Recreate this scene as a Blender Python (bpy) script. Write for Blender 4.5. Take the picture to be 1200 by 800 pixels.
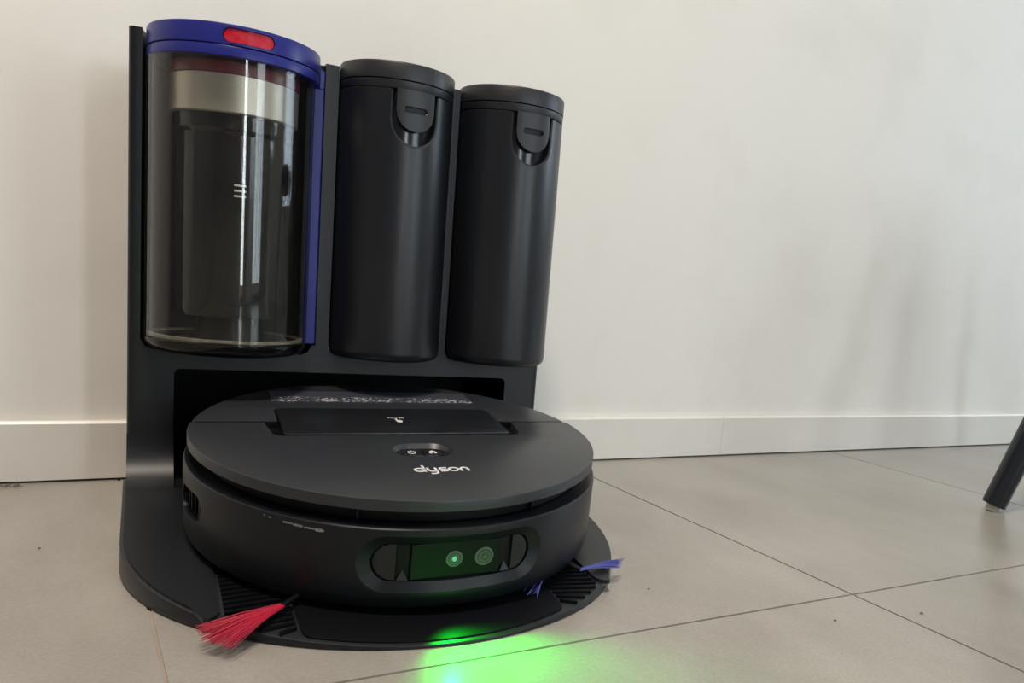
import bpy, bmesh, math, random
from mathutils import Matrix, Vector
random.seed(7)
S = bpy.context.scene
for o in list(bpy.data.objects): bpy.data.objects.remove(o)
COL = S.collection
PI = math.pi
sin, cos, rad = math.sin, math.cos, math.radians

# ------------------------------------------------------------------ camera
def camera():
    yaw, pit, rol = rad(32.5375), rad(8.7094), rad(-5.1786)
    f = Vector((sin(yaw)*cos(pit), cos(yaw)*cos(pit), -sin(pit)))
    r = Vector((cos(yaw), -sin(yaw), 0)); d = f.cross(r)
    r2 = cos(rol)*r + sin(rol)*d; d2 = -sin(rol)*r + cos(rol)*d
    M = Matrix((r2, -d2, -f)).transposed().to_4x4()
    M.translation = (-0.0561, -1.1248, 0.2756)
    cd = bpy.data.cameras.new('camera'); c = bpy.data.objects.new('camera', cd); COL.objects.link(c)
    c.matrix_world = M
    cd.sensor_width = 36; cd.lens = 990.684/1200*36
    cd.shift_x = (600-696.19)/1200; cd.shift_y = (487.07-400)/1200
    cd.clip_start = .01
    S.camera = c
camera()

# ------------------------------------------------------------------ world, lights, exposure
W = bpy.data.worlds.new('world'); S.world = W; W.use_nodes = True
bg = W.node_tree.nodes['Background']; bg.inputs[0].default_value = (.78, .88, 1, 1); bg.inputs[1].default_value = 1.5
def area(name, loc, tgt, sx, sy, power, col):
    l = bpy.data.lights.new(name, 'AREA'); l.shape = 'RECTANGLE'; l.size = sx; l.size_y = sy; l.energy = power; l.color = col
    o = bpy.data.objects.new(name, l); COL.objects.link(o); o.location = loc
    o.rotation_euler = (Vector(tgt)-Vector(loc)).to_track_quat('-Z', 'Y').to_euler()
    return o
area('window_daylight', (2.45, -4.32, 1.2), (2.45, 0, 1.2), 1.0, 2.2, 37, (.84, .95, 1))
area('door_daylight', (.76, -4.32, 1.2), (.76, 0, 1.2), .26, 2.2, 26, (.88, .95, 1))
area('side_window_daylight', (4.33, -1.1, 1.35), (0, -1.1, 1.35), 1.2, 1.6, 38, (.70, .84, 1))
S.view_settings.view_transform = 'Standard'; S.view_settings.look = 'None'
S.view_settings.gamma = 1; S.view_settings.use_curve_mapping = False
S.view_settings.exposure = 0.0

# ------------------------------------------------------------------ materials
def mat(name, col, rough=.5, metal=0, spec=.5, noise=None, bump=None, coat=0, emit=None, estr=0, trans=0, rnoise=None):
    m = bpy.data.materials.new(name); m.use_nodes = True; nt = m.node_tree; b = nt.nodes['Principled BSDF']
    b.inputs['Base Color'].default_value = (*col, 1); b.inputs['Roughness'].default_value = rough
    b.inputs['Metallic'].default_value = metal; b.inputs['Specular IOR Level'].default_value = spec
    b.inputs['Coat Weight'].default_value = coat; b.inputs['Coat Roughness'].default_value = .08
    b.inputs['Transmission Weight'].default_value = trans
    if emit: b.inputs['Emission Color'].default_value = (*emit, 1); b.inputs['Emission Strength'].default_value = estr
    tc = nt.nodes.new('ShaderNodeTexCoord')
    if noise:                                   # (scale, colour2, detail)
        n = nt.nodes.new('ShaderNodeTexNoise'); n.inputs['Scale'].default_value = noise[0]; n.inputs['Detail'].default_value = noise[2]
        nt.links.new(tc.outputs['Object'], n.inputs['Vector'])
        r = nt.nodes.new('ShaderNodeValToRGB'); r.color_ramp.elements[0].position = .35; r.color_ramp.elements[1].position = .65
        r.color_ramp.elements[0].color = (*col, 1); r.color_ramp.elements[1].color = (*noise[1], 1)
        nt.links.new(n.outputs['Fac'], r.inputs['Fac']); nt.links.new(r.outputs['Color'], b.inputs['Base Color'])
    if bump:
        n = nt.nodes.new('ShaderNodeTexNoise'); n.inputs['Scale'].default_value = bump[0]; n.inputs['Detail'].default_value = 4
        nt.links.new(tc.outputs['Object'], n.inputs['Vector'])
        bp = nt.nodes.new('ShaderNodeBump'); bp.inputs['Strength'].default_value = bump[1]; bp.inputs['Distance'].default_value = bump[2]
        nt.links.new(n.outputs['Fac'], bp.inputs['Height']); nt.links.new(bp.outputs['Normal'], b.inputs['Normal'])
    return m
def mix_clear(name, tint, ior=1.45, rough=.02, dust=0.0):
    m = bpy.data.materials.new(name); m.use_nodes = True; nt = m.node_tree; nt.nodes.remove(nt.nodes['Principled BSDF'])
    out = nt.nodes['Material Output']; t = nt.nodes.new('ShaderNodeBsdfTransparent'); t.inputs[0].default_value = (*tint, 1)
    g = nt.nodes.new('ShaderNodeBsdfGlossy'); g.inputs['Roughness'].default_value = rough
    lw = nt.nodes.new('ShaderNodeLayerWeight'); lw.inputs['Blend'].default_value = .5
    pw = nt.nodes.new('ShaderNodeMath'); pw.operation = 'POWER'; pw.inputs[1].default_value = 4.5; nt.links.new(lw.outputs['Facing'], pw.inputs[0])
    r0 = ((ior-1)/(ior+1))**2
    f = nt.nodes.new('ShaderNodeMapRange'); f.inputs[3].default_value = r0; f.inputs[4].default_value = .85; nt.links.new(pw.outputs[0], f.inputs[0])
    mx = nt.nodes.new('ShaderNodeMixShader'); nt.links.new(f.outputs[0], mx.inputs[0]); nt.links.new(t.outputs[0], mx.inputs[1]); nt.links.new(g.outputs[0], mx.inputs[2])
    last = mx
    if dust:
        d = nt.nodes.new('ShaderNodeBsdfDiffuse'); d.inputs[0].default_value = (.6, .56, .48, 1)
        tc = nt.nodes.new('ShaderNodeTexCoord'); n = nt.nodes.new('ShaderNodeTexNoise'); n.inputs['Scale'].default_value = 300; n.inputs['Detail'].default_value = 4
        nt.links.new(tc.outputs['Object'], n.inputs['Vector'])
        r = nt.nodes.new('ShaderNodeMapRange'); r.inputs[1].default_value = .68; r.inputs[2].default_value = .80; r.inputs[3].default_value = .004; r.inputs[4].default_value = dust
        nt.links.new(n.outputs['Fac'], r.inputs[0])
        mx2 = nt.nodes.new('ShaderNodeMixShader'); nt.links.new(r.outputs[0], mx2.inputs[0]); nt.links.new(mx.outputs[0], mx2.inputs[1]); nt.links.new(d.outputs[0], mx2.inputs[2]); last = mx2
    nt.links.new(last.outputs[0], out.inputs[0])
    return m
def tile_material():
    m = mat('tile_porcelain', (.42, .385, .345), .36, spec=.5)
    nt = m.node_tree; b = nt.nodes['Principled BSDF']; L = nt.links
    g = nt.nodes.new('ShaderNodeNewGeometry')
    mp = nt.nodes.new('ShaderNodeMapping'); mp.inputs['Scale'].default_value = (1, .55, 1); mp.inputs['Rotation'].default_value = (0, 0, .25); L.new(g.outputs['Position'], mp.inputs[0])
    n1 = nt.nodes.new('ShaderNodeTexNoise'); n1.inputs['Scale'].default_value = 4.5; n1.inputs['Detail'].default_value = 9; n1.inputs['Roughness'].default_value = .62
    L.new(mp.outputs[0], n1.inputs['Vector'])
    n2 = nt.nodes.new('ShaderNodeTexNoise'); n2.inputs['Scale'].default_value = 320; n2.inputs['Detail'].default_value = 3; L.new(g.outputs['Position'], n2.inputs['Vector'])
    r1 = nt.nodes.new('ShaderNodeValToRGB'); r1.color_ramp.elements[0].position = .3; r1.color_ramp.elements[1].position = .72
    r1.color_ramp.elements[0].color = (.235, .215, .188, 1); r1.color_ramp.elements[1].color = (.375, .352, .322, 1); L.new(n1.outputs['Fac'], r1.inputs[0])
    mx = nt.nodes.new('ShaderNodeMix'); mx.data_type = 'RGBA'; mx.blend_type = 'OVERLAY'; mx.inputs[0].default_value = .22
    L.new(r1.outputs[0], mx.inputs[6]); L.new(n2.outputs['Fac'], mx.inputs[7]); L.new(mx.outputs[2], b.inputs['Base Color'])
    rr = nt.nodes.new('ShaderNodeMapRange'); rr.inputs[3].default_value = .25; rr.inputs[4].default_value = .33; L.new(n1.outputs['Fac'], rr.inputs[0]); L.new(rr.outputs[0], b.inputs['Roughness'])
    bp = nt.nodes.new('ShaderNodeBump'); bp.inputs['Strength'].default_value = .25; bp.inputs['Distance'].default_value = .0004; L.new(n2.outputs['Fac'], bp.inputs['Height']); L.new(bp.outputs[0], b.inputs['Normal'])
    return m
def wall_material():
    m = mat('painted_plaster', (.80, .765, .70), .55, spec=.35)
    nt = m.node_tree; b = nt.nodes['Principled BSDF']; L = nt.links
    g = nt.nodes.new('ShaderNodeNewGeometry')
    n1 = nt.nodes.new('ShaderNodeTexNoise'); n1.inputs['Scale'].default_value = 6; n1.inputs['Detail'].default_value = 6; L.new(g.outputs['Position'], n1.inputs['Vector'])
    r1 = nt.nodes.new('ShaderNodeValToRGB'); r1.color_ramp.elements[0].position = .2; r1.color_ramp.elements[1].position = .5
    r1.color_ramp.elements[0].color = (.735, .71, .66, 1); r1.color_ramp.elements[1].color = (.79, .768, .722, 1); L.new(n1.outputs['Fac'], r1.inputs[0]); L.new(r1.outputs[0], b.inputs['Base Color'])
    n2 = nt.nodes.new('ShaderNodeTexNoise'); n2.inputs['Scale'].default_value = 60; n2.inputs['Detail'].default_value = 5; L.new(g.outputs['Position'], n2.inputs['Vector'])
    bp = nt.nodes.new('ShaderNodeBump'); bp.inputs['Strength'].default_value = .12; bp.inputs['Distance'].default_value = .002; L.new(n2.outputs['Fac'], bp.inputs['Height']); L.new(bp.outputs[0], b.inputs['Normal'])
    return m
M = {}
M['wall'] = wall_material()
M['dim'] = mat('fill_cutting_wall_paint', (.20, .205, .22), .6)  # unseen walls made dark to cut the fill light
M['ceiling'] = mat('ceiling_paint', (.8, .79, .76), .8)
M['skirting'] = mat('skirting_paint', (.74, .715, .67), .32, noise=(9, (.71, .685, .64), 3))
M['tile'] = tile_material()
M['grout'] = mat('grout', (.26, .22, .18), .9, noise=(5, (.38, .34, .285), 4))
M['frame'] = mat('window_frame', (.75, .75, .75), .4)
M['glass'] = mix_clear('window_glass', (.97, .98, .98))
M['tower'] = mat('matt_charcoal_plastic', (.0075, .0088, .0118), .40, spec=.4, bump=(900, .06, .0003))
M['tank'] = mat('satin_charcoal_plastic', (.0085, .010, .0135), .34, bump=(700, .03, .0002))
M['cap'] = mat('matt_charcoal_cap', (.014, .015, .018), .42)
M['shiny'] = mat('glossy_black_plastic', (.010, .011, .014), .16)
M['dark'] = mat('deep_black_plastic', (.003, .003, .0045), .4, spec=.25)
M['plate'] = mat('tray_black_plastic', (.0032, .0036, .0050), .5, spec=.08)
M['bumper'] = mat('robot_charcoal_plastic', (.0066, .0078, .0102), .36, spec=.3, bump=(900, .04, .0002))
M['lid'] = mat('robot_lid_plastic', (.0215, .0240, .0285), .38, bump=(900, .05, .0002))
M['flap'] = mat('filter_flap_plastic', (.010, .011, .0135), .28)
M['blue'] = mat('blue_plastic', (.020, .024, .19), .3, spec=.25)
M['red'] = mat('translucent_red_plastic', (.50, .010, .030), .3, spec=.12, noise=(140, (.52, .04, .06), 3))
M['redring'] = mat('dark_red_plastic', (.17, .018, .035), .3)
M['silver'] = mat('brushed_nickel', (.62, .56, .49), .38, metal=.75)
M['shroud'] = mat('smoke_grey_shroud', (.007, .007, .0075), .12)
M['clear'] = mix_clear('clear_bin_plastic', (.94, .94, .92), 1.46, .012, dust=.25)
M['clearbase'] = mix_clear('smoked_bin_base', (.45, .46, .47), 1.55, .03, dust=.2)
M['white'] = mat('white_print', (.62, .62, .62), .5)
M['grey'] = mat('grey_print', (.30, .30, .32), .5)
M['lens'] = mat('lens_glass', (.035, .048, .042), .1, coat=.3)
M['lensring'] = mat('lens_ring', (.12, .125, .12), .3)
M['lenseye'] = mat('lens_green_led', (.05, .3, .18), .3, emit=(.25, 1, .6), estr=.35)
M['panel'] = mat('smoked_green_panel', (.006, .0095, .0075), .35, spec=.12)
M['laser'] = mat('green_laser_window', (.0, .3, .02), .3, emit=(.0, 1, .05), estr=4)
M['bristle_red'] = mat('red_bristle', (.42, .006, .034), .5)
M['bristle_blue'] = mat('violet_blue_bristle', (.07, .08, .36), .5)
M['scratch'] = mat('scratched_plastic', (.34, .34, .33), .6, noise=(900, (.03, .03, .03), 2))
M['leg'] = mat('dark_lacquered_leg', (.010, .013, .020), .33)
M['glide'] = mat('clear_felt_glide', (.52, .48, .41), .35)
M['dust'] = mat('grey_lint', (.16, .13, .10), .9)
M['diffuser'] = mat('frosted_diffuser', (.8, .78, .72), .5, emit=(1, .82, .6), estr=3)
M['lint'] = mat('dusty_seal', (.16, .145, .11), .8, noise=(160, (.30, .27, .21), 3))
M['joint'] = mat('skirting_joint', (.52, .49, .45), .8)

# ------------------------------------------------------------------ mesh helpers
def link(name, me, m, parent=None, smooth=None, kind=None):
    o = bpy.data.objects.new(name, me); COL.objects.link(o)
    if m: me.materials.clear(); me.materials.append(M[m] if isinstance(m, str) else m)
    if parent: o.parent = parent
    if kind: o['kind'] = kind
    if smooth:
        for p in me.polygons: p.use_smooth = True
        try: me.set_sharp_from_angle(angle=rad(smooth))
        except Exception: pass
    return o
def bm2me(bm, name='mesh', recalc=True):
    if recalc: bmesh.ops.recalc_face_normals(bm, faces=bm.faces)
    me = bpy.data.meshes.new(name); bm.to_mesh(me); bm.free(); return me
def obj(name, bm, m, parent=None, smooth=None, kind=None, bevel=0, seg=2, angle=35):
    if bevel:
        bmesh.ops.recalc_face_normals(bm, faces=bm.faces)
        es = [e for e in bm.edges if len(e.link_faces) == 2 and e.calc_face_angle(0) > rad(angle)]
        bmesh.ops.bevel(bm, geom=es, offset=bevel, segments=seg, profile=.5, affect='EDGES', clamp_overlap=True)
    return link(name, bm2me(bm, name), m, parent, smooth, kind)
def empty(name, loc=(0, 0, 0), rotz=0, label=None, cat=None, group=None):
    o = bpy.data.objects.new(name, None); COL.objects.link(o); o.location = loc; o.rotation_euler = (0, 0, rotz); o.empty_display_size = .05
    tag(o, label, cat, group); return o
def tag(o, label=None, cat=None, group=None):
    if label: o['label'] = label
    if cat: o['category'] = cat
    if group: o['group'] = group
    return o
def box(x0, x1, y0, y1, z0, z1, bm=None):
    bm = bm or bmesh.new()
    v = [bm.verts.new(p) for p in ((x0,y0,z0),(x1,y0,z0),(x1,y1,z0),(x0,y1,z0),(x0,y0,z1),(x1,y0,z1),(x1,y1,z1),(x0,y1,z1))]
    for f in ((0,3,2,1),(4,5,6,7),(0,1,5,4),(1,2,6,5),(2,3,7,6),(3,0,4,7)): bm.faces.new([v[i] for i in f])
    return bm
def prism(poly, z0, z1, bm=None):
    """poly: (x, y) list; z0 / z1: numbers or functions of (x, y)"""
    bm = bm or bmesh.new()
    f0 = z0 if callable(z0) else (lambda x, y: z0); f1 = z1 if callable(z1) else (lambda x, y: z1)
    a = [bm.verts.new((x, y, f0(x, y))) for x, y in poly]; b = [bm.verts.new((x, y, f1(x, y))) for x, y in poly]
    bm.faces.new(a[::-1]); bm.faces.new(b)
    n = len(poly)
    for i in range(n): j = (i+1) % n; bm.faces.new((a[i], a[j], b[j], b[i]))
    return bm
def lathe(prof, a0=0, a1=360, seg=96, bm=None, cx=0, cy=0, closed=False):
    """prof: (r, z) list around the z axis; angle 0 is -y, positive to +x. Closed profile for rings."""
    bm = bm or bmesh.new(); full = abs(a1-a0) >= 360
    n = seg if full else seg+1; rings = []
    for i in range(n):
        a = rad(a0+(a1-a0)*i/seg); ring = []
        for r, z in prof:
            ring.append(None if (r < 1e-7 and i) else bm.verts.new((cx+r*sin(a), cy-r*cos(a), z)))
        rings.append(ring)
    for i in range(n):
        for k, (r, z) in enumerate(prof):
            if rings[i][k] is None: rings[i][k] = rings[0][k]
    for i in range(seg if full else seg):
        A = rings[i]; B = rings[(i+1) % n]
        m = len(prof)
        for k in range(m if closed else m-1):
            q = []
            for v in (A[k], B[k], B[(k+1) % m], A[(k+1) % m]):
                if v not in q: q.append(v)
            if len(q) >= 3: bm.faces.new(q)
    if not full and closed:
        bm.faces.new(rings[0]); bm.faces.new(rings[-1][::-1])
    return bm
def cp(a, r, z): return (r*sin(rad(a)), -r*cos(rad(a)), z)
def strip(cols, ro, ri, bm=None):
    """solid bent on a cylinder; cols = (angle, zlo, zhi)"""
    bm = bm or bmesh.new(); R = []
    for a, lo, hi in cols:
        R.append([bm.verts.new(cp(a, ro, lo)), bm.verts.new(cp(a, ro, hi)), bm.verts.new(cp(a, ri, hi)), bm.verts.new(cp(a, ri, lo))])
    for A, B in zip(R, R[1:]):
        for k in range(4): l = (k+1) % 4; bm.faces.new((A[k], B[k], B[l], A[l]))
    bm.faces.new(R[0]); bm.faces.new(R[-1][::-1])
    return bm
def stad_cols(ac, zc, ha, hz, r, n=10, m=16):
    """columns of a stadium: half arc ha (deg, incl. round ends), half height hz"""
    e = math.degrees(hz/r); cols = []
    for i in range(n+1):
        t = PI/2*i/n; cols.append((ac-ha+e-e*cos(t), hz*max(sin(t), .02)))
    for i in range(1, m): cols.append((ac-ha+e+(2*ha-2*e)*i/m, hz))
    for i in range(n+1):
        t = PI/2*(1-i/n); cols.append((ac+ha-e+e*cos(t), hz*max(sin(t), .02)))
    return [(a, zc-h, zc+h) for a, h in cols]
def loop_of(cols): return [(a, hi) for a, lo, hi in cols] + [(a, lo) for a, lo, hi in cols[::-1]]
def ring_solid(out, inn, ro, ri, rb_o, rb_i, bm=None):
    """bent ring: outer loop at radius ro, inner loop at ri, back loops at rb_o / rb_i"""
    bm = bm or bmesh.new()
    L = [[bm.verts.new(cp(a, r, z)) for a, z in lp] for lp, r in ((out, ro), (inn, ri), (inn, rb_i), (out, rb_o))]
    n = len(out)
    for k in range(4):
        A, B = L[k], L[(k+1) % 4]
        for i in range(n): j = (i+1) % n; bm.faces.new((A[i], A[j], B[j], B[i]))
    return bm
def boolean(me, cutters, op='DIFFERENCE'):
    """returns a new mesh = me minus every cutter bmesh"""
    o = bpy.data.objects.new('work', me); COL.objects.link(o); tmp = []
    for cb in cutters:
        c = bpy.data.objects.new('cut', bm2me(cb, 'cut')); COL.objects.link(c); tmp.append(c)
        md = o.modifiers.new('b', 'BOOLEAN'); md.operation = op; md.object = c; md.solver = 'EXACT'
    bpy.context.view_layer.update()
    dg = bpy.context.evaluated_depsgraph_get()
    out = bpy.data.meshes.new_from_object(o.evaluated_get(dg))
    for c in tmp: bpy.data.objects.remove(c)
    bpy.data.objects.remove(o)
    return out
def stroke(pts, w, z0, z1, bm=None, closed=False, round_ends=True):
    """flat ribbon solid along a polyline in the xy plane"""
    bm = bm or bmesh.new(); P = [Vector(p) for p in pts]; n = len(P)
    if round_ends and not closed:
        d0 = (P[1]-P[0]).normalized(); d1 = (P[-1]-P[-2]).normalized()
    L, R = [], []
    for i in range(n):
        a = P[(i-1) % n] if (closed or i) else P[i]; b = P[(i+1) % n] if (closed or i < n-1) else P[i]
        t = (b-a).normalized(); q = Vector((-t.y, t.x))*(w/2)
        L.append(P[i]+q); R.append(P[i]-q)
    V = [[bm.verts.new((p.x, p.y, z)) for p in s] for s, z in ((L, z1), (R, z1), (R, z0), (L, z0))]
    for i in range(n if closed else n-1):
        j = (i+1) % n
        for k in range(4): l = (k+1) % 4; bm.faces.new((V[k][i], V[k][j], V[l][j], V[l][i]))
    if not closed:
        bm.faces.new([V[k][0] for k in range(4)]); bm.faces.new([V[k][-1] for k in (3, 2, 1, 0)])
    return bm
def ell(cx, cy, rx, ry, a0=0, a1=360, n=28): return [(cx+rx*cos(rad(a0+(a1-a0)*i/n)), cy+ry*sin(rad(a0+(a1-a0)*i/n))) for i in range(n+(0 if abs(a1-a0) >= 360 else 1))]
def rrect(x0, x1, y0, y1, r, n=6):
    P = []
    for cx, cy, s in ((x1-r, y1-r, 0), (x0+r, y1-r, 90), (x0+r, y0+r, 180), (x1-r, y0+r, 270)):
        for i in range(n+1): a = rad(s+90*i/n); P.append((cx+r*cos(a), cy+r*sin(a)))
    return P
def tube(p0, p1, r0, r1, seg=24, bm=None):
    bm = bm or bmesh.new(); p0, p1 = Vector(p0), Vector(p1); d = (p1-p0).normalized(); x = d.orthogonal().normalized(); y = d.cross(x)
    A, B = [], []
    for i in range(seg):
        a = 2*PI*i/seg; q = x*cos(a)+y*sin(a); A.append(bm.verts.new(p0+q*r0)); B.append(bm.verts.new(p1+q*r1))
    for i in range(seg): j = (i+1) % seg; bm.faces.new((A[i], A[j], B[j], B[i]))
    bm.faces.new(A[::-1]); bm.faces.new(B)
    return bm

# ------------------------------------------------------------------ the room
X0, X1, Y0, H = -2.401, 4.199, -4.197, 2.6
def room():
    fl = obj('floor', box(X0, X1, Y0, 0, -.06, -.0015), 'grout', kind='structure')
    tm = bm2me(box(0, .5972, 0, .5972, 0, .010), 'tile')
    for i in range(11):
        for j in range(7):
            link('tile', tm, None, fl).location = (X0+.6*i+.0014, Y0+.6*j+.0014, -.010)
    tm.materials.append(M['tile'])
    obj('wall_back', box(X0, X1, 0, .12, -.06, H), 'wall', kind='structure')
    obj('wall_left', box(X0-.12, X0, Y0, .12, -.06, H), 'dim', kind='structure')
    obj('ceiling', box(X0-.12, X1+.12, Y0-.12, .12, H, H+.1), 'ceiling', kind='structure')
    # wall behind the camera with a tall glazed opening, wall to the right with a window
    wf = bm2me(box(X0-.12, X1+.12, Y0-.12, Y0, -.06, H), 'wall_front')
    link('wall_front', boolean(wf, [box(1.9, 3.0, Y0-.3, Y0+.3, .05, 2.3), box(.6, .92, Y0-.3, Y0+.3, .05, 2.3)]), 'dim', kind='structure')
    wr = bm2me(box(X1, X1+.12, Y0, .12, -.06, H), 'wall_right')
    link('wall_right', boolean(wr, [box(X1-.3, X1+.4, -1.75, -.45, .5, 2.2)]), 'wall', kind='structure')
    def window(name, a0, a1, z0, z1, n, side=False):
        e = empty(name); e['kind'] = 'structure'; w = .04
        def bar(x0, x1, zz0, zz1, nm, m, t0=.02, t1=.07):
            obj(nm, box(X1+t0, X1+t1, x0, x1, zz0, zz1) if side else box(x0, x1, Y0-t1, Y0-t0, zz0, zz1), m, e)
        xs = [a0+(a1-a0-w)*i/n for i in range(n+1)]
        for x in xs: bar(x, x+w, z0, z1, 'mullion', 'frame')
        for q0, q1 in zip(xs, xs[1:]):
            bar(q0+w, q1, z0, z0+.06, 'rail', 'frame'); bar(q0+w, q1, z1-.06, z1, 'rail', 'frame')
            bar(q0+w, q1, z0+.06, z1-.06, 'pane', 'glass', .042, .048)
    window('window_1', 1.9, 3.0, .05, 2.3, 3)
    window('window_2', .6, .92, .05, 2.3, 1)
    window('window_3', -1.75, -.45, .5, 2.2, 2, True)
    # skirting board along the back wall, a butt joint right of the dock
    sk = empty('baseboard_back'); sk['kind'] = 'structure'
    def board(x0, x1):
        P = [(-.012, .0028), (-.012, .0675), (-.0095, .0704), (-.0005, .0704), (-.0005, .0028)]
        bm = bmesh.new(); A = [bm.verts.new((x0, y, z)) for y, z in P]; B = [bm.verts.new((x1, y, z)) for y, z in P]
        for i in range(5): j = (i+1) % 5; bm.faces.new((A[i], A[j], B[j], B[i]))
        bm.faces.new(A[::-1]); bm.faces.new(B)
        obj('board', bm, 'skirting', sk)
    board(X0+.002, .9224); board(.9232, X1-.002)
    obj('joint_filler', box(.9222, .9234, -.0118, -.001, .003, .070), 'joint', sk)
room()

def added_ceiling_lamp():  # unseen warm lamp, added to brighten the wall and floor
    t = empty('added_ceiling_lamp', (-.3, -1.15, H), 0, 'added unseen ceiling lamp, round white with a frosted disc, glowing warm', 'ceiling lamp')
    obj('mount', lathe([(0, 0), (.26, 0), (.26, -.03), (.25, -.04), (.24, -.04), (.24, -.012), (0, -.012)], seg=64), 'frame', t, smooth=35)
    obj('diffuser', lathe([(0, -.014), (.236, -.014), (.236, -.030), (.2, -.038), (0, -.04)], seg=64), 'diffuser', t, smooth=35)
    l = bpy.data.lights.new('added_lamp_light', 'AREA'); l.shape = 'DISK'; l.size = .46; l.energy = 57; l.color = (1, .88, .75)
    o = bpy.data.objects.new('added_lamp_light', l); COL.objects.link(o); o.parent = t; o.location = (0, 0, -.046)
added_ceiling_lamp()

# ------------------------------------------------------------------ docking station (frame: u right, v to the wall)
OX, OY = .2175, -.3577
YAW = rad(-4)
VT, UC = .163, -.010            # tower face, centre line
BR, BV = .2250, .010            # base front arc
SL = .103
def base_z(u, v): return .003+SL*(v+.2155)
def dock():
    d = empty('docking_station', (OX, OY, 0), YAW, 'dark charcoal docking tower with semicircular ramp base against the wall', 'docking station')
    # tower: rounded block with three round niches and the garage opening
    P = rrect(UC-.2222, UC+.2222, VT, .302, .006, 5)
    tw = bm2me(prism(P, 0, .476), 'tower')
    def niche(u, r, z): return lathe([(0, z), (r-.011, z), (r-.004, z+.003), (r, z+.010), (r, .6), (0, .6)], seg=96, cx=u, cy=VT)
    cuts = [niche(-.1394, .0815, .1742), box(-.1394+.070, -.1394+.0855, VT-.02, VT+.012, .1850, .6), niche(.0209, .0612, .1742), niche(.1523, .0612, .1742)]
    bm = bmesh.new()                                           # garage: rounded upper corners, extruded in v
    Q = rrect(-.1905, .169, -.2, .1555, .006, 5)
    A = [bm.verts.new((x, VT-.05, z)) for x, z in Q]; B = [bm.verts.new((x, .272, z)) for x, z in Q]
    bm.faces.new(A); bm.faces.new(B[::-1])
    for i in range(len(Q)): j = (i+1) % len(Q); bm.faces.new((A[i], B[i], B[j], A[j]))
    cuts.append(bm)
    link('tower', boolean(tw, cuts), 'tower', d, smooth=30)
    # rear wall of the garage in gloss black with a row of charging contacts
    obj('garage_liner', box(-.188, .1665, .2705, .2718, .05, .153), 'plate', d)
    for u in (-.045, .025): obj('charging_contact', box(u-.012, u+.012, .262, .2705, .058, .066), 'silver', d, bevel=.002)
    # ramp base
    def arc(R, a0, a1, n): return [(UC+R*sin(rad(a0+(a1-a0)*i/n)), BV-R*cos(rad(a0+(a1-a0)*i/n))) for i in range(n+1)]
    P = [(UC-BR, VT-.001)]+arc(BR, -90, 90, 72)+[(UC+BR, VT-.001)]
    b = obj('base', prism(P, .0006, base_z), 'tower', d, smooth=30, bevel=.0016, seg=2, angle=40)
    P = [(-.189, VT), (.1675, VT), (.1675, .2695), (-.189, .2695)]
    obj('garage_floor', prism(P, .001, lambda u, v: base_z(u, v)-.0004), 'plate', d)
    # flank panels: flat ramp with a rounded tip, sweeping up into the tower face
    RS = .040
    for s in (-1, 1):
        ue = .157; Ri = BR-.0028; hz = .0024
        P = []
        for i in range(9):
            t = PI/2*(1-i/8)
            P.append((s*(ue+.012*(1-cos(t))), -.135-.012*sin(t)))
        P.append((s*ue, VT-RS))
        a_s = math.degrees(math.asin((ue+.019)/Ri)); Q = []
        for i in range(25):
            a = a_s+(90-a_s)*i/24; Q.append((s*Ri*sin(rad(a)), BV-Ri*cos(rad(a))))
        Q.append((s*Ri, VT-RS))
        P = [(UC+x, y) for x, y in P]; Q = [(UC+x, y) for x, y in Q]
        bm = bmesh.new()
        outl = Q+P[::-1]                                       # plan outline, ends on the line v = VT-RS
        sw = []
        for i in range(1, 15):
            t = PI/2*i/14; sw.append((VT-.0003-RS+RS*sin(t), base_z(0, VT-RS)+hz+RS*1.15*(1-cos(t))+SL*RS*sin(t)*.6))
        bot = [bm.verts.new((u, v, base_z(u, v)-.001)) for u, v in outl]; top = [bm.verts.new((u, v, base_z(u, v)+hz)) for u, v in outl]
        n = len(outl); bm.faces.new(bot[::-1]); bm.faces.new(top)
        ko, ki = len(Q)-1, len(Q)                               # the two corners on the sweep line
        for i in range(n):
            j = (i+1) % n
            if i != ko: bm.faces.new((bot[i], bot[j], top[j], top[i]))
        prev = (top[ko], top[ki]); vo, vi = [top[ko]], [top[ki]]
        for v, z in sw:
            c0 = bm.verts.new((outl[ko][0], v, z)); c1 = bm.verts.new((outl[ki][0] if abs(outl[ki][0]-UC) > .18 else UC+s*.180, v, z))
            bm.faces.new((prev[0], prev[1], c1, c0)); prev = (c0, c1); vo.append(c0); vi.append(c1)
        e0 = bm.verts.new((outl[ko][0], VT-.0003, base_z(0, VT-RS)-.001)); e1 = bm.verts.new((vi[-1].co.x, VT-.0003, base_z(0, VT-RS)-.001))
        bm.faces.new((vo[-1], vi[-1], e1, e0))
        bm.faces.new([bot[ko]]+vo+[e0]); bm.faces.new([bot[ki]]+vi+[e1]); bm.faces.new((bot[ko], e0, e1, bot[ki]))
        obj('flank_panel', bm, 'tower', d, smooth=50)
    # central tray
    Ri = BR-.0042; ht = .105; rc = .012
    cu = ht-rc; cv = BV-math.sqrt((Ri-rc)**2-cu**2)             # centre of the corner round, tangent to side and rim
    an = math.degrees(math.atan2(cu, BV-cv))
    right = [(ht, .10)]+[(cu+rc*sin(rad(90-(90-an)*i/8)), cv-rc*cos(rad(90-(90-an)*i/8))) for i in range(9)]
    rim = [(Ri*sin(rad(an-2*an*i/40)), BV-Ri*cos(rad(an-2*an*i/40))) for i in range(1, 40)]
    P = right+rim+[(-x, y) for x, y in right[::-1]]
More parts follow.
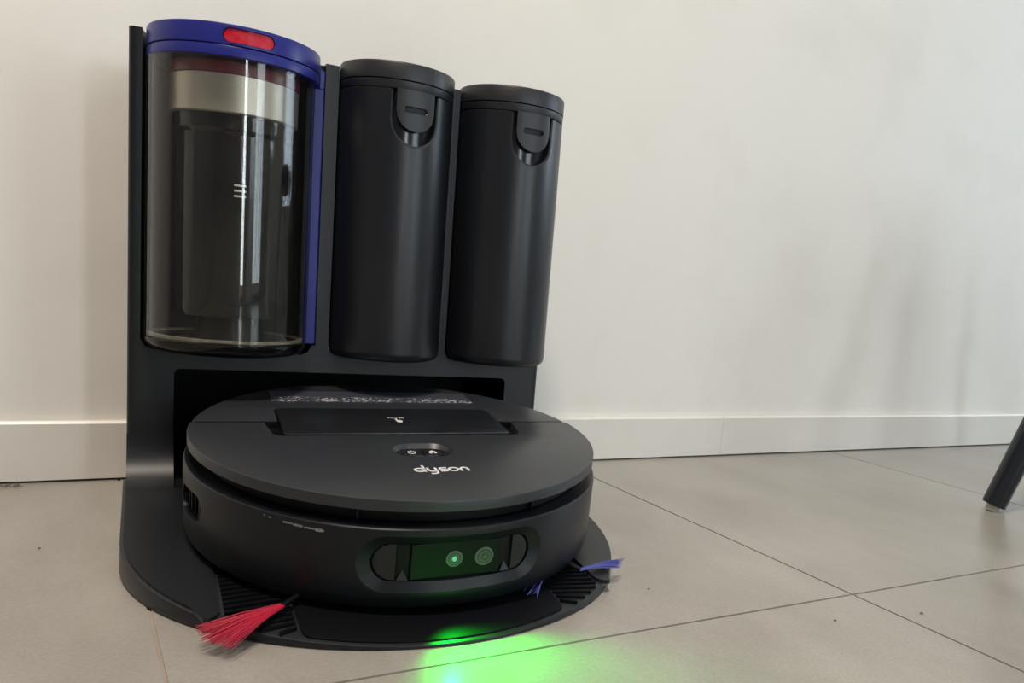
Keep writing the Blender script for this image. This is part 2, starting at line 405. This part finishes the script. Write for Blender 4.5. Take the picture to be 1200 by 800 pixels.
    obj('tray', prism([(UC+x, y) for x, y in P], lambda u, v: base_z(u, v)-.001, lambda u, v: base_z(u, v)+.0016), 'plate', d, smooth=30, bevel=.0007)
    # ribbed grips either side of the tray
    for s in (-1, 1):
        k = 0
        for i in range(16):
            v = -.065-.0078*i
            x0, x1 = .1075, .154
            lim = math.sqrt(max(0, (BR-.005)**2-(v-BV)**2))
            x1 = min(x1, lim)
            if x1-x0 < .006: continue
            P = [(UC+s*x0, v-.0016+.003), (UC+s*x1, v-.0016-.003), (UC+s*x1, v+.0016-.003), (UC+s*x0, v+.0016+.003)]
            obj('grip_rib', prism(P, lambda u, w: base_z(u, w)-.0006, lambda u, w: base_z(u, w)+.0022), 'plate', d)
    return d
dock()

# ------------------------------------------------------------------ things seated in the tower
def at_dock(u, v, z):
    return (OX+u*cos(YAW)-v*sin(YAW), OY+u*sin(YAW)+v*cos(YAW), z)
def clear_bin():
    zb = .1752
    t = empty('dust_bin', at_dock(-.1394, VT, zb), YAW, 'clear cylindrical dust bin with blue lid and red release button', 'dust bin')
    Z = lambda z: z-zb
    # lid with a stadium window for the red catch
    R = .0785
    prof = [(0, Z(.4778)), (R-.0022, Z(.4778)), (R-.0006, Z(.4772)), (R, Z(.4757)), (R, Z(.4599)), (R-.001, Z(.4593)), (0, Z(.4593))]
    lid = bm2me(lathe(prof, seg=128), 'lid')
    cols = stad_cols(3.1, Z(.4680), 16.5, .0063, R)
    lid = boolean(lid, [strip(cols, R+.01, R-.005)])
    l = link('lid', lid, 'blue', t, smooth=35)
    c2 = stad_cols(3.1, Z(.4680), 16.1, .0058, R)
    btn = obj('release_button', strip(c2, R-.0012, R-.0046), 'red', t, smooth=40)
    # collar under the lid and the blue rails down the sides
    prof = [(R-.006, Z(.4586)), (R-.0006, Z(.4586)), (R-.0003, Z(.458)), (R-.0003, Z(.4502)), (R-.001, Z(.4496)), (R-.006, Z(.4496))]
    obj('collar', lathe(prof, seg=128, closed=True), 'blue', t, smooth=35)
    P = [(.0742, -.0035), (.0742, .007), (.0846, .007), (.0846, -.001), (.0832, -.0035)]
    obj('side_rail', prism(P, Z(.187), Z(.4494)), 'blue', t, bevel=.0008)
    P = [(.0792, -.0020), (.0792, .007), (.0846, .007), (.0846, -.001), (.0838, -.0020)]
    obj('rail_shoulder', prism(P, Z(.4496), lambda x, y: Z(.4690)-(x-.0792)*.35), 'blue', t, bevel=.0010)
    # clear wall, base and floor
    rc, CX = .0765, -.0028
    prof = [(rc-.0022, Z(.4494)), (rc, Z(.4494)), (rc, Z(.190)), (rc-.0022, Z(.190))]
    obj('clear_wall', lathe(prof, seg=128, closed=True, cx=CX), 'clear', t, smooth=35)
    prof = [(.0, Z(.1752)), (.062, Z(.1752)), (.0705, Z(.1772)), (.0752, Z(.1815)), (.0772, Z(.186)), (.0772, Z(.1888)), (.0762, Z(.1897)), (.071, Z(.1897)), (.069, Z(.187)), (.0, Z(.186))]
    obj('bin_floor', lathe(prof, seg=128, cx=CX), 'clearbase', t, smooth=35)
    obj('seal_ring', lathe([(.0690, Z(.1900)), (.0738, Z(.1900)), (.0738, Z(.1925)), (.0690, Z(.1925))], seg=96, closed=True, cx=CX), 'lint', t, smooth=35)
    obj('rear_panel', lathe([(.0700, Z(.1935)), (.0735, Z(.1935)), (.0735, Z(.4490)), (.0700, Z(.4490))], 88, 276, 72, closed=True, cx=CX), 'dark', t, smooth=35)
    # cyclone inside
    obj('cyclone_collar', lathe([(0, Z(.4490)), (.0600, Z(.4490)), (.0600, Z(.4385)), (0, Z(.4385))], seg=96), 'redring', t, smooth=35)
    obj('cyclone_band', lathe([(0, Z(.4380)), (.0590, Z(.4380)), (.0590, Z(.4050)), (.0572, Z(.4036)), (0, Z(.4036))], seg=96), 'silver', t, smooth=35)
    sh = obj('cyclone_shroud', lathe([(0, Z(.4030)), (.0560, Z(.4030)), (.0555, Z(.390)), (.0520, Z(.386)), (.0520, Z(.218)), (.0500, Z(.2125)), (0, Z(.2125))], seg=96), 'shroud', t, smooth=35)
    obj('shroud_slot', strip([(a, Z(.3845), Z(.3880)) for a in (-14, -9, -4, 1)], .0553, .051), 'dark', sh)
    for k in range(3):
        obj('printed_line', strip([(a, Z(.3385-.0050*k), Z(.3402-.0050*k)) for a in (-4, 0, 4, 8)], .05225, .0515), 'white', sh)
    obj('dust_column', lathe([(0, Z(.2120)), (.030, Z(.2120)), (.034, Z(.1865)), (0, Z(.1865))], seg=48), 'dark', t, smooth=35)
    return t
clear_bin()

def water_tank(u, label):
    zb, R = .1755, .0598
    t = empty('water_tank', at_dock(u, VT, zb), YAW, label, 'water tank', 'charcoal water tanks in the dock')
    Z = lambda z: z-zb
    AC = 5.2                                     # the latch faces slightly right of straight ahead
    prof = [(0, Z(.1755)), (R-.010, Z(.1755)), (R-.004, Z(.1773)), (R-.001, Z(.1808)), (R-.0003, Z(.185)), (R-.0003, Z(.4528)), (R-.0012, Z(.4536)), (0, Z(.4536))]
    body = bm2me(lathe(prof, seg=128), 'tank_body')
    def ucols(ha, zt, zbot, r):                  # U shaped outline: straight flanks, round foot
        hz = rad(ha)*r; cols = []
        for i in range(33):
            x = -1+2*i/32; cols.append((AC+ha*x, zbot+hz*(1-math.sqrt(max(0, 1-x*x))), zt))
        return cols
    body = boolean(body, [strip(ucols(25.3, Z(.47), Z(.3980), R), R+.01, R-.0095)])
    b = link('tank_body', body, 'tank', t, smooth=35)
    # glossy lining of the thumb recess
    obj('thumb_recess', strip(ucols(25.0, Z(.4525), Z(.3984), R), R-.0082, R-.0093), 'shiny', b, smooth=35)
    o = ucols(25.2, Z(.4530), Z(.3981), R); i_ = ucols(24.0, Z(.4530), Z(.4000), R)
    bm = ring_solid([(a, lo) for a, lo, hi in o]+[(a, hi-.0002) for a, lo, hi in o[::-1]], [(a, lo) for a, lo, hi in i_]+[(a, hi-.0003) for a, lo, hi in i_[::-1]], R-.0001, R-.0012, R-.009, R-.009)
    obj('recess_rim', bm, 'cap', b, smooth=35)
    # collar with the latch tongue, then the cap
    prof = [(R-.006, Z(.4542)), (R-.0008, Z(.4542)), (R-.0004, Z(.4548)), (R-.0004, Z(.4620)), (R-.001, Z(.4624)), (R-.006, Z(.4624))]
    col = obj('collar', lathe(prof, seg=128, closed=True), 'cap', t, smooth=35)
    tc = ucols(19.8, Z(.4545), Z(.4140), R)
    tong = bm2me(strip(tc, R-.0002, R-.0050), 'latch')
    tong = boolean(tong, [strip(stad_cols(AC-.4, Z(.4352), 12.2, .0030, R), R+.01, R-.0022)])
    la = link('latch', tong, 'cap', t, smooth=35)
    obj('latch_groove', strip(stad_cols(AC-.4, Z(.4352), 12.0, .0028, R), R-.0020, R-.0040), 'dark', la, smooth=35)
    obj('groove_lip', ring_solid(loop_of(stad_cols(AC-.4, Z(.4352), 12.6, .0034, R)), loop_of(stad_cols(AC-.4, Z(.4352), 11.6, .0024, R)), R-.0001, R-.0010, R-.003, R-.003), 'shiny', la, smooth=35)
    prof = [(0, Z(.4805)), (R-.003, Z(.4805)), (R-.0008, Z(.4797)), (R, Z(.4780)), (R, Z(.4634)), (R-.0008, Z(.4629)), (0, Z(.4629))]
    obj('cap', lathe(prof, seg=128), 'cap', t, smooth=35)
    return t
water_tank(.0209, 'charcoal cylindrical water tank standing next to the clear dust bin')
water_tank(.1523, 'charcoal cylindrical water tank at the outer right end of the docking tower')

# ------------------------------------------------------------------ robot
HR = .0986
def robot():
    n = Vector((-.0229, -.1031, 1)).normalized()
    X = Vector((1, 0, .0229)); X = (X-n*X.dot(n)).normalized(); Y = n.cross(X)
    yw = rad(-6.4); X2 = X*cos(yw)+Y*sin(yw); Y2 = -X*sin(yw)+Y*cos(yw)
    Mx = Matrix((X2, Y2, n)).transposed().to_4x4()
    Mx.translation = Vector((OX, OY, .1234))-n*HR
    t = empty('robot_vacuum', label='round dark grey robot vacuum parked on the ramp, camera window in front', cat='robot vacuum')
    t.matrix_world = Mx
    Z = lambda z: HR+z
    RL, RB = .185, .188
    # --- body
    prof = [(0, Z(-.0890)), (.150, Z(-.0890)), (.166, Z(-.0860)), (.1745, Z(-.075)), (.1745, Z(-.0225)), (.1695, Z(-.0222)), (.1695, Z(-.0093)), (0, Z(-.0093))]
    obj('body', lathe(prof, seg=144), 'dark', t, smooth=35)
    obj('sensor_band', lathe([(.1700, Z(-.0215)), (.1720, Z(-.0215)), (.1720, Z(-.0096)), (.1700, Z(-.0096))], seg=144, closed=True), 'dark', t, smooth=35)
    for a in (-22.8, 25.6): obj('band_joint', strip([(a-.12, Z(-.0215), Z(-.0098)), (a+.12, Z(-.0215), Z(-.0098))], .1760, .1715), 'cap', t)
    # --- bumper with camera opening and side vent
    prof = [(.1748, Z(-.0226)), (.1866, Z(-.0222)), (.1876, Z(-.0232)), (RB, Z(-.0250)), (RB, Z(-.0780)), (.1866, Z(-.0848)), (.1830, Z(-.0896)), (.1775, Z(-.0918)), (.1748, Z(-.0918))]
    bu = bm2me(lathe(prof, seg=192, closed=True), 'bumper')
    WC, WZ = 2.2, Z(-.0514)
    OUT = stad_cols(WC, WZ, 24.0, .0232, RB, 12, 24); INN = stad_cols(WC, WZ, 20.9, .0158, RB, 12, 24)
    vent = stad_cols(-77.0, Z(-.0490), 8.6, .0118, RB, 6, 8)
    vent = [(a, lo+.0022*(a+77)/8.6, hi+.0022*(a+77)/8.6) for a, lo, hi in vent]
    bu = boolean(bu, [strip(OUT, RB+.02, .170), strip(vent, RB+.02, .1795)])
    b = link('bumper', bu, 'bumper', t, smooth=30)
    obj('window_bezel', ring_solid(loop_of(OUT), loop_of(INN), RB-.0001, RB-.0042, RB-.0090, RB-.0090), 'bumper', b, smooth=50)
    i2 = stad_cols(WC, WZ, 20.7, .0156, RB, 12, 24)
    w = obj('camera_window', strip(i2, RB-.0078, RB-.0105), 'dark', t, smooth=35)
    i3 = stad_cols(WC, WZ, 20.3, .0149, RB, 12, 24)
    lc = [c for c in i3 if c[0] < -12.9]+[(-12.8, WZ-.0149, WZ+.0149)]
    rc = [(17.6, WZ-.0149, WZ+.0149)]+[c for c in i3 if c[0] > 17.7]
    for k in (lc, rc):
        if len(k) > 1: obj('window_cheek', strip(k, RB-.0052, RB-.0079), 'flap', w, smooth=35)
    # flat centre panel, standing on the chord between the cheeks
    a0, a1 = -9.2, 13.8; r0 = RB-.0046
    p0 = Vector(cp(a0, r0, 0)); p1 = Vector(cp(a1, r0, 0)); dx = (p1-p0).normalized(); nn = Vector((dx.y, -dx.x, 0)); Lp = (p1-p0).length
    def onp(s, h, zz): q = p0+dx*s+nn*h; return (q.x, q.y, WZ+zz)
    def pbox(s0, s1, h0, h1, z0, z1):
        bm = bmesh.new(); v = [bm.verts.new(onp(s, h, z)) for s, h, z in ((s0,h0,z0),(s1,h0,z0),(s1,h1,z0),(s0,h1,z0),(s0,h0,z1),(s1,h0,z1),(s1,h1,z1),(s0,h1,z1))]
        for f in ((0,3,2,1),(4,5,6,7),(0,1,5,4),(1,2,6,5),(2,3,7,6),(3,0,4,7)): bm.faces.new([v[i] for i in f])
        return bm
    pn = obj('camera_panel', pbox(0, Lp, -.0050, .0006, -.0148, .0148), 'panel', w, bevel=.0008)
    def lens(s, R, eye):
        bm = bmesh.new(); c = Vector(onp(s, .0006, .0006))
        def ringd(r0, r1, h, nm, m):
            bm = bmesh.new(); N = 32; A = []
            for r, hh in ((r1, 0), (r1, h), (r0, h), (r0, 0)):
                A.append([bm.verts.new(c+dx*(r*cos(2*PI*i/N))+Vector((0, 0, r*sin(2*PI*i/N)))+nn*hh) for i in range(N)])
            for k in range(4):
                for i in range(N): j = (i+1) % N; bm.faces.new((A[k][i], A[k][j], A[(k+1) % 4][j], A[(k+1) % 4][i]))
            obj(nm, bm, m, pn, smooth=35)
        ringd(R*.86, R, .0006, 'lens_ring', 'lensring')
        ringd(.0001, R*.86, .0004, 'lens', 'lens')
        ringd(R*.48, R*.56, .0008, 'lens_ring', 'lensring')
        ringd(.0001, R*eye, .0012, 'lens_eye', 'lenseye' if eye > .25 else 'lensring')
    lens(Lp*.475, .0068, .30); lens(Lp*.815, .0078, .16)
    # dark emitter slots with a small wedge at their foot
    for aa, wd in ((-11.0, 1.35), (15.7, 1.35)):
        sl = obj('emitter_slot', strip([(aa-wd, WZ-.0147, WZ+.0140), (aa, WZ-.0147, WZ+.0140), (aa+wd, WZ-.0147, WZ+.0140)], RB-.0070, RB-.0078), 'dark', w)
        bm = bmesh.new()
        T = [(aa-wd, WZ-.0146), (aa+wd, WZ-.0146), (aa, WZ-.0070)]
        A = [bm.verts.new(cp(a, RB-.0069+(.0028 if i < 2 else 0), z)) for i, (a, z) in enumerate(T)]; B = [bm.verts.new(cp(a, RB-.0072, z)) for a, z in T]
        bm.faces.new(A); bm.faces.new(B[::-1])
        for i in range(3): j = (i+1) % 3; bm.faces.new((A[i], B[i], B[j], A[j]))
        obj('slot_wedge', bm, 'cap', w)
    # vent fins inside the side opening
    for a in (-82.5, -79.5, -76.0, -72.6): obj('vent_fin', strip([(a-.45, Z(-.0585), Z(-.0395)), (a+.45, Z(-.0585), Z(-.0395))], .1840, .1796), 'dark', b)
    # scuff on the bumper: torn sliver in three pieces
    for a, da, z, h in ((-38.2, 1.3, -.0272, .0006), (-35.6, 1.2, -.0277, .0008), (-32.6, 1.5, -.0282, .0006), (-30.4, 1.1, -.0285, .0011), (-43.0, .4, -.0262, .0004), (-44.5, .3, -.0255, .0004)):
        obj('scuff', strip(stad_cols(a, Z(z), da, h, RB, 4, 4), RB+.00025, RB-.0003), 'scratch', b)
    # --- lid: rear cover, front cover, filter flap
    def arcp(R, a0, a1, k): return [(R*sin(rad(a0+(a1-a0)*i/k)), -R*cos(rad(a0+(a1-a0)*i/k))) for i in range(k+1)]
    VS = .0275; CW, CV = .1165, -.0145
    af = 90+math.degrees(math.asin(VS/RL))
    P = arcp(RL, -af, af, 120)
    P += [(CW+.004, VS)]
    for i in range(7): tt = PI/2*i/6; P.append((CW-.010+.010*cos(tt), CV+.010-.010*sin(tt)))
    for i in range(7): tt = PI/2*i/6; P.append((-CW+.010-.010*sin(tt), CV+.010-.010*cos(tt)))
    P += [(-CW-.004, VS)]
    fl = prism(P, Z(-.0090), Z(0))
    bmesh.ops.recalc_face_normals(fl, faces=fl.faces)
    es = [e for e in fl.edges if all(abs(v.co.z-Z(0)) < 1e-6 for v in e.verts)]
    bmesh.ops.bevel(fl, geom=es, offset=.0012, segments=2, profile=.5, affect='EDGES', clamp_overlap=True)
    flm = bm2me(fl, 'front_cover')
    pod = rrect(.006-.0272, .006+.0272, -.060-.0190, -.060+.0190, .0185, 10)
    flm = boolean(flm, [prism(pod, Z(-.0052), Z(.01))])
    fc = link('front_cover', flm, 'lid', t, smooth=30)
    RR = .1838; a2 = math.degrees(math.asin((VS+.0036)/RR))
    P = arcp(RR, 90+a2, 270-a2, 90)
    P += [(-.1085, VS+.0036), (-.1085, .0762), (.1075, .0762), (.1075, VS+.0036)]
    bm = prism(P, Z(-.0090), Z(-.0004))
    rcv = obj('rear_cover', bm, 'lid', t, smooth=30, bevel=.0009, angle=50)
    obj('cover_recess', prism(rrect(-.1200, .1200, -.0160, .0800, .008), Z(-.0086), Z(-.0060)), 'dark', t)
    for sg in (-1, 1):                                          # black strip standing in for the shade in the gap between the covers
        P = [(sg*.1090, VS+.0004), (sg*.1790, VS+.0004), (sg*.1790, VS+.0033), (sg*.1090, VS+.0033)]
        obj('cover_gap_shade', prism(P, Z(-.0086), Z(-.0003)), 'dark', t)
    obj('flap_gap_shade', prism([(-.1050, -.0142), (.1040, -.0142), (.1040, -.0112), (-.1050, -.0112)], Z(-.0060), Z(-.0002)), 'dark', t)  # black strip for the shade along the flap's front edge
    fp = obj('filter_flap', prism(rrect(-.1070, .1060, -.0108, .0750, .004), Z(-.0055), Z(.0006)), 'flap', t, smooth=30, bevel=.0011)
    # pod: glossy bowl, two keys with icons
    bm = bmesh.new(); po = rrect(.006-.0270, .006+.0270, -.060-.0188, -.060+.0188, .0183, 10); pi_ = rrect(.006-.0236, .006+.0236, -.060-.0150, -.060+.0150, .0146, 10)
    Ls = [[bm.verts.new((x, y, Z(z))) for x, y in lp] for lp, z in ((po, -.0002), (pi_, -.0040), (pi_, -.0050), (po, -.0050))]
    for k in range(4):
        for i in range(len(po)): j = (i+1) % len(po); bm.faces.new((Ls[k][i], Ls[k][j], Ls[(k+1) % 4][j], Ls[(k+1) % 4][i]))
    obj('well_rim', bm, 'lid', fc, smooth=40)
    pb = obj('button_well', prism(rrect(.006-.0235, .006+.0235, -.0749, -.0451, .0145, 10), Z(-.0051), Z(-.0046)), 'shiny', fc, smooth=30)
    def half(x0, x1, left):
        y0, y1, r = -.0690, -.0505, .0092; P = []
        if left:
            P += [(x1, y0), (x1, y1)]+[(x0+r+r*cos(rad(90+180*i/12)), (y0+y1)/2+r*sin(rad(90+180*i/12))) for i in range(13)]
        else:
            P += [(x0, y1), (x0, y0)]+[(x1-r+r*cos(rad(-90+180*i/12)), (y0+y1)/2+r*sin(rad(-90+180*i/12))) for i in range(13)]
        return P
    kl = obj('power_key', prism(half(-.0135, .0053, True), Z(-.0047), Z(-.0026)), 'flap', fc, bevel=.0005)
    kr = obj('home_key', prism(half(.0061, .0250, False), Z(-.0047), Z(-.0026)), 'flap', fc, bevel=.0005)
    cx, cy = -.0040, -.0598
    bm = stroke(ell(cx, cy, .0032, .0038, 120, 420, 24), .0010, Z(-.0026), Z(-.0023)); stroke([(cx, cy+.0010), (cx, cy+.0048)], .0010, Z(-.0026), Z(-.0023), bm)
    obj('power_icon', bm, 'white', kl)
    cx = .0150
    obj('home_icon', prism([(cx-.0034, cy-.0036), (cx-.0009, cy-.0036), (cx-.0009, cy-.0010), (cx+.0009, cy-.0010), (cx+.0009, cy-.0036), (cx+.0034, cy-.0036), (cx+.0034, cy+.0006), (cx, cy+.0046), (cx-.0034, cy+.0006)], Z(-.0026), Z(-.0023)), 'white', kr)
    # --- logotype on the front cover
    bm = bmesh.new(); z0, z1 = Z(-.0002), Z(.00018); w_ = .0024; xh = .0088; by = -.1180; x = -.0141
    def o_(cx, rx=.0045): stroke(ell(cx, by+xh/2, rx, xh/2-.0004, 0, 360, 28), w_, z0, z1, bm, closed=True)
    o_(x+.0049); stroke([(x+.0094, by-.0006), (x+.0094, by+.0152)], w_, z0, z1, bm)
    y0 = x+.0128                                               # y
    stroke([(y0, by+xh+.0004), (y0, by+.0042)]+ell(y0+.0037, by+.0042, .0037, .0038, 180, 270, 8)[1:]+[(y0+.0074, by+.0004)], w_, z0, z1, bm)
    stroke([(y0+.0074, by+xh+.0004), (y0+.0074, by-.0022)]+ell(y0+.0042, by-.0022, .0032, .0030, 0, -90, 8)[1:]+[(y0+.0006, by-.0052)], w_, z0, z1, bm)
    s0 = x+.0236                                               # s
    stroke([(s0+.0074, by+xh-.0004), (s0+.0026, by+xh-.0004)]+ell(s0+.0026, by+xh-.0024, .0020, .0020, 90, 270, 10)[1:]+[(s0+.0052, by+xh/2)]+ell(s0+.0052, by+.0024, .0020, .0020, 90, -90, 10)[1:]+[(s0+.0002, by+.0004)], w_, z0, z1, bm)
    o_(x+.0372, .0044)
    n0 = x+.0442                                               # n
    stroke([(n0, by-.0004), (n0, by+.0046)]+ell(n0+.0034, by+.0046, .0034, .0038, 180, 0, 14)[1:]+[(n0+.0068, by-.0004)], w_, z0, z1, bm)
    for v in bm.verts: v.co.x = x+(v.co.x-x)*.90
    obj('logo_lettering', bm, 'white', fc)
    # --- word and finger mark on the filter flap
    tx = bpy.data.curves.new('filter_text', 'FONT'); tx.body = 'FILTER'; tx.size = .0052; tx.extrude = .0001; tx.align_x = 'CENTER'; tx.space_character = 1.12
    to = bpy.data.objects.new('tmp', tx); COL.objects.link(to); bpy.context.view_layer.update()
    me = bpy.data.meshes.new_from_object(to.evaluated_get(bpy.context.evaluated_depsgraph_get())); bpy.data.objects.remove(to)
    o = link('filter_lettering', me, 'white', fp); o.location = (.0030, .0385, Z(.0006))
    bm = prism([(.0040+q[0], .0285+q[1]) for q in rrect(-.0026, .0030, -.0040, .0030, .0022, 5)], Z(.0005), Z(.0008))
    prism([(.0020+q[0], .0325+q[1]) for q in rrect(-.0010, .0010, -.0030, .0042, .0009, 5)], Z(.0005), Z(.00081), bm)
    obj('finger_mark', bm, 'white', fp)
    # --- sheet on the rear cover, speckled to imitate a label's reflection
    lm = mat('label_reflection', (.055, .058, .075), .25)
    nt = lm.node_tree; b_ = nt.nodes['Principled BSDF']; L = nt.links; tc = nt.nodes.new('ShaderNodeTexCoord')
    sp = nt.nodes.new('ShaderNodeSeparateXYZ'); L.new(tc.outputs['Object'], sp.inputs[0])
    n1 = nt.nodes.new('ShaderNodeTexNoise'); n1.inputs['Scale'].default_value = 330; n1.inputs['Detail'].default_value = 1.5
    L.new(tc.outputs['Object'], n1.inputs['Vector'])
    r1 = nt.nodes.new('ShaderNodeMapRange'); r1.inputs[1].default_value = .52; r1.inputs[2].default_value = .60; L.new(n1.outputs['Fac'], r1.inputs[0])
    r2 = nt.nodes.new('ShaderNodeMapRange'); r2.inputs[1].default_value = .122; r2.inputs[2].default_value = .116; L.new(sp.outputs['Y'], r2.inputs[0])
    n3 = nt.nodes.new('ShaderNodeTexNoise'); n3.inputs['Scale'].default_value = 45; L.new(tc.outputs['Object'], n3.inputs['Vector'])
    r3 = nt.nodes.new('ShaderNodeMapRange'); r3.inputs[1].default_value = .40; r3.inputs[2].default_value = .50; L.new(n3.outputs['Fac'], r3.inputs[0])
    m1 = nt.nodes.new('ShaderNodeMath'); m1.operation = 'MULTIPLY'; L.new(r1.outputs[0], m1.inputs[0]); L.new(r2.outputs[0], m1.inputs[1])
    m2 = nt.nodes.new('ShaderNodeMath'); m2.operation = 'MULTIPLY'; L.new(m1.outputs[0], m2.inputs[0]); L.new(r3.outputs[0], m2.inputs[1])
    mx = nt.nodes.new('ShaderNodeMix'); mx.data_type = 'RGBA'; mx.inputs[6].default_value = (.050, .052, .068, 1); mx.inputs[7].default_value = (.42, .42, .45, 1)
    L.new(m2.outputs[0], mx.inputs[0]); L.new(mx.outputs[2], b_.inputs['Base Color'])
    obj('label_reflection', prism([(-.1085, .1032), (.1015, .1032), (.1015, .1440), (-.1085, .1440)], Z(-.0006), Z(-.0001)), lm, rcv)
    # --- side brushes: hub, arm, tuft of bristles
    Mi = Mx.inverted()
    def brush(root, tips, m, hub, sb=None):
        h = Mi @ Vector(hub); r = Mi @ Vector(root)
        if not sb: sb = obj('side_brush', tube((h.x, h.y, h.z-.002), (h.x, h.y, h.z+.010), .010, .008, 24), 'dark', t, smooth=35)
        obj('brush_arm', tube(h, r, .0026, .0020, 12), 'dark', sb, smooth=40)
        bm = bmesh.new()
        for (p, q, nb) in tips:
            for i in range(nb):
                s = (i+.5)/nb; tip = Vector(p).lerp(Vector(q), s)+Vector((random.uniform(-.003, .003), random.uniform(-.003, .003), random.uniform(-.0015, .002)))
                tp = Mi @ tip; rr = r+Vector((random.uniform(-.0018, .0018), random.uniform(-.0018, .0018), random.uniform(-.001, .001)))
                mid = rr.lerp(tp, .5)+Vector((random.uniform(-.001, .001), random.uniform(-.001, .001), .0012))
                tube(rr, mid, .00055, .00048, 5, bm); tube(mid, tp, .00048, .0002, 5, bm)
        obj('bristle_tuft', bm, m, sb)
        return sb
    brush((.0826, -.4965, .0175), [((.0250, -.5250, .0125), (.0400, -.5410, .0105), 64), ((.0233, -.5090, .0145), (.0250, -.5250, .0125), 22)], 'bristle_red', (.1180, -.4700, .0250))
    rb = brush((.3450, -.4965, .0180), [((.3860, -.4990, .0165), (.4010, -.4800, .0170), 40)], 'bristle_blue', (.3250, -.4800, .0270))
    brush((.3020, -.5050, .0190), [((.2720, -.5260, .0145), (.2830, -.5330, .0140), 9)], 'bristle_blue', (.3250, -.4800, .0270), rb)
    # --- green light thrown on the floor from the left lens
    src = Vector(onp(Lp*.475, .0120, .0006))
    for nm, pw, size, tgt in (('green_spot_light', 1.1, 66, (.1990, -.5880, 0)), ('green_fan_light', 2.0, 112, (.2250, -.6600, 0))):
        l = bpy.data.lights.new(nm, 'SPOT'); l.energy = pw; l.color = (.0, 1, .03); l.spot_size = rad(size); l.spot_blend = 1; l.shadow_soft_size = .003
        lo = bpy.data.objects.new(nm, l); COL.objects.link(lo); lo.parent = t
        lo.location = src; lo.rotation_euler = (Mi @ Vector(tgt)-src).to_track_quat('-Z', 'Y').to_euler()
    return t
robot()

# ------------------------------------------------------------------ stool at the right edge (one splayed leg in view)
def stool():
    F = Vector((1.1079, -.413, 0)); D = Vector((.2813, -.1688, 1)); Cc = Vector((1.391, -.583, 0))
    t = empty('stool', (Cc.x, Cc.y, 0), 0, 'dark stool at the right edge, one splayed leg with a pale foot glide in view', 'stool')
    top = .452
    for k in range(4):
        Rm = Matrix.Rotation(PI/2*k, 3, 'Z'); f = Rm @ (F-Cc); d = Rm @ D
        lg = obj('leg', tube(f+d*.0085, f+d*top, .0172, .0200, 28), 'leg', t, smooth=40, bevel=.0015, angle=60)
        obj('foot_glide', tube(f+Vector((0, 0, .0004)), f+d*.0130, .0088, .0100, 20), 'glide', lg, smooth=40)
    obj('seat', lathe([(0, top-.02), (.19, top-.02), (.205, top-.01), (.208, top+.004), (.20, top+.018), (.17, top+.026), (0, top+.028)], seg=64), 'leg', t, smooth=40)
stool()

# ------------------------------------------------------------------ small debris on the tiles
def debris():
    def crumb(name, x, y, s, label, m='dust'):
        bm = bmesh.new(); bmesh.ops.create_icosphere(bm, subdivisions=2, radius=s)
        for v in bm.verts: v.co *= random.uniform(.7, 1.15); v.co.z = v.co.z*.45
        zz = min(v.co.z for v in bm.verts)
        for v in bm.verts: v.co.z -= zz
        tag(obj(name, bm, m), label, 'debris', 'debris on the floor').location = (x, y, .0)
    bm = bmesh.new()
    for i in range(16):
        p = Vector((random.uniform(-.008, .008), random.uniform(-.003, .003), .0012)); q = p+Vector((random.uniform(-.007, .007), random.uniform(-.004, .004), random.uniform(-.0006, .003)))
        tube(p, q, .0007, .0003, 5, bm)
    o = tag(obj('dust_tuft', bm, 'dust'), 'small grey dust tuft lying by the skirting at the far left', 'debris', 'debris on the floor'); o.location = (-.106, -.026, .0003)
    crumb('crumb', -.075, -.256, .0013, 'tiny dark crumb on the tile left of the dock')
    crumb('crumb', .4083, -.519, .0013, 'tiny dark crumb on the tile just right of the dock base')
    crumb('crumb', .5273, -.640, .0016, 'tiny dark crumb in front of the grout crossing')
    crumb('crumb', .6253, -.657, .0018, 'tiny dark crumb right of the front grout line')
debris()
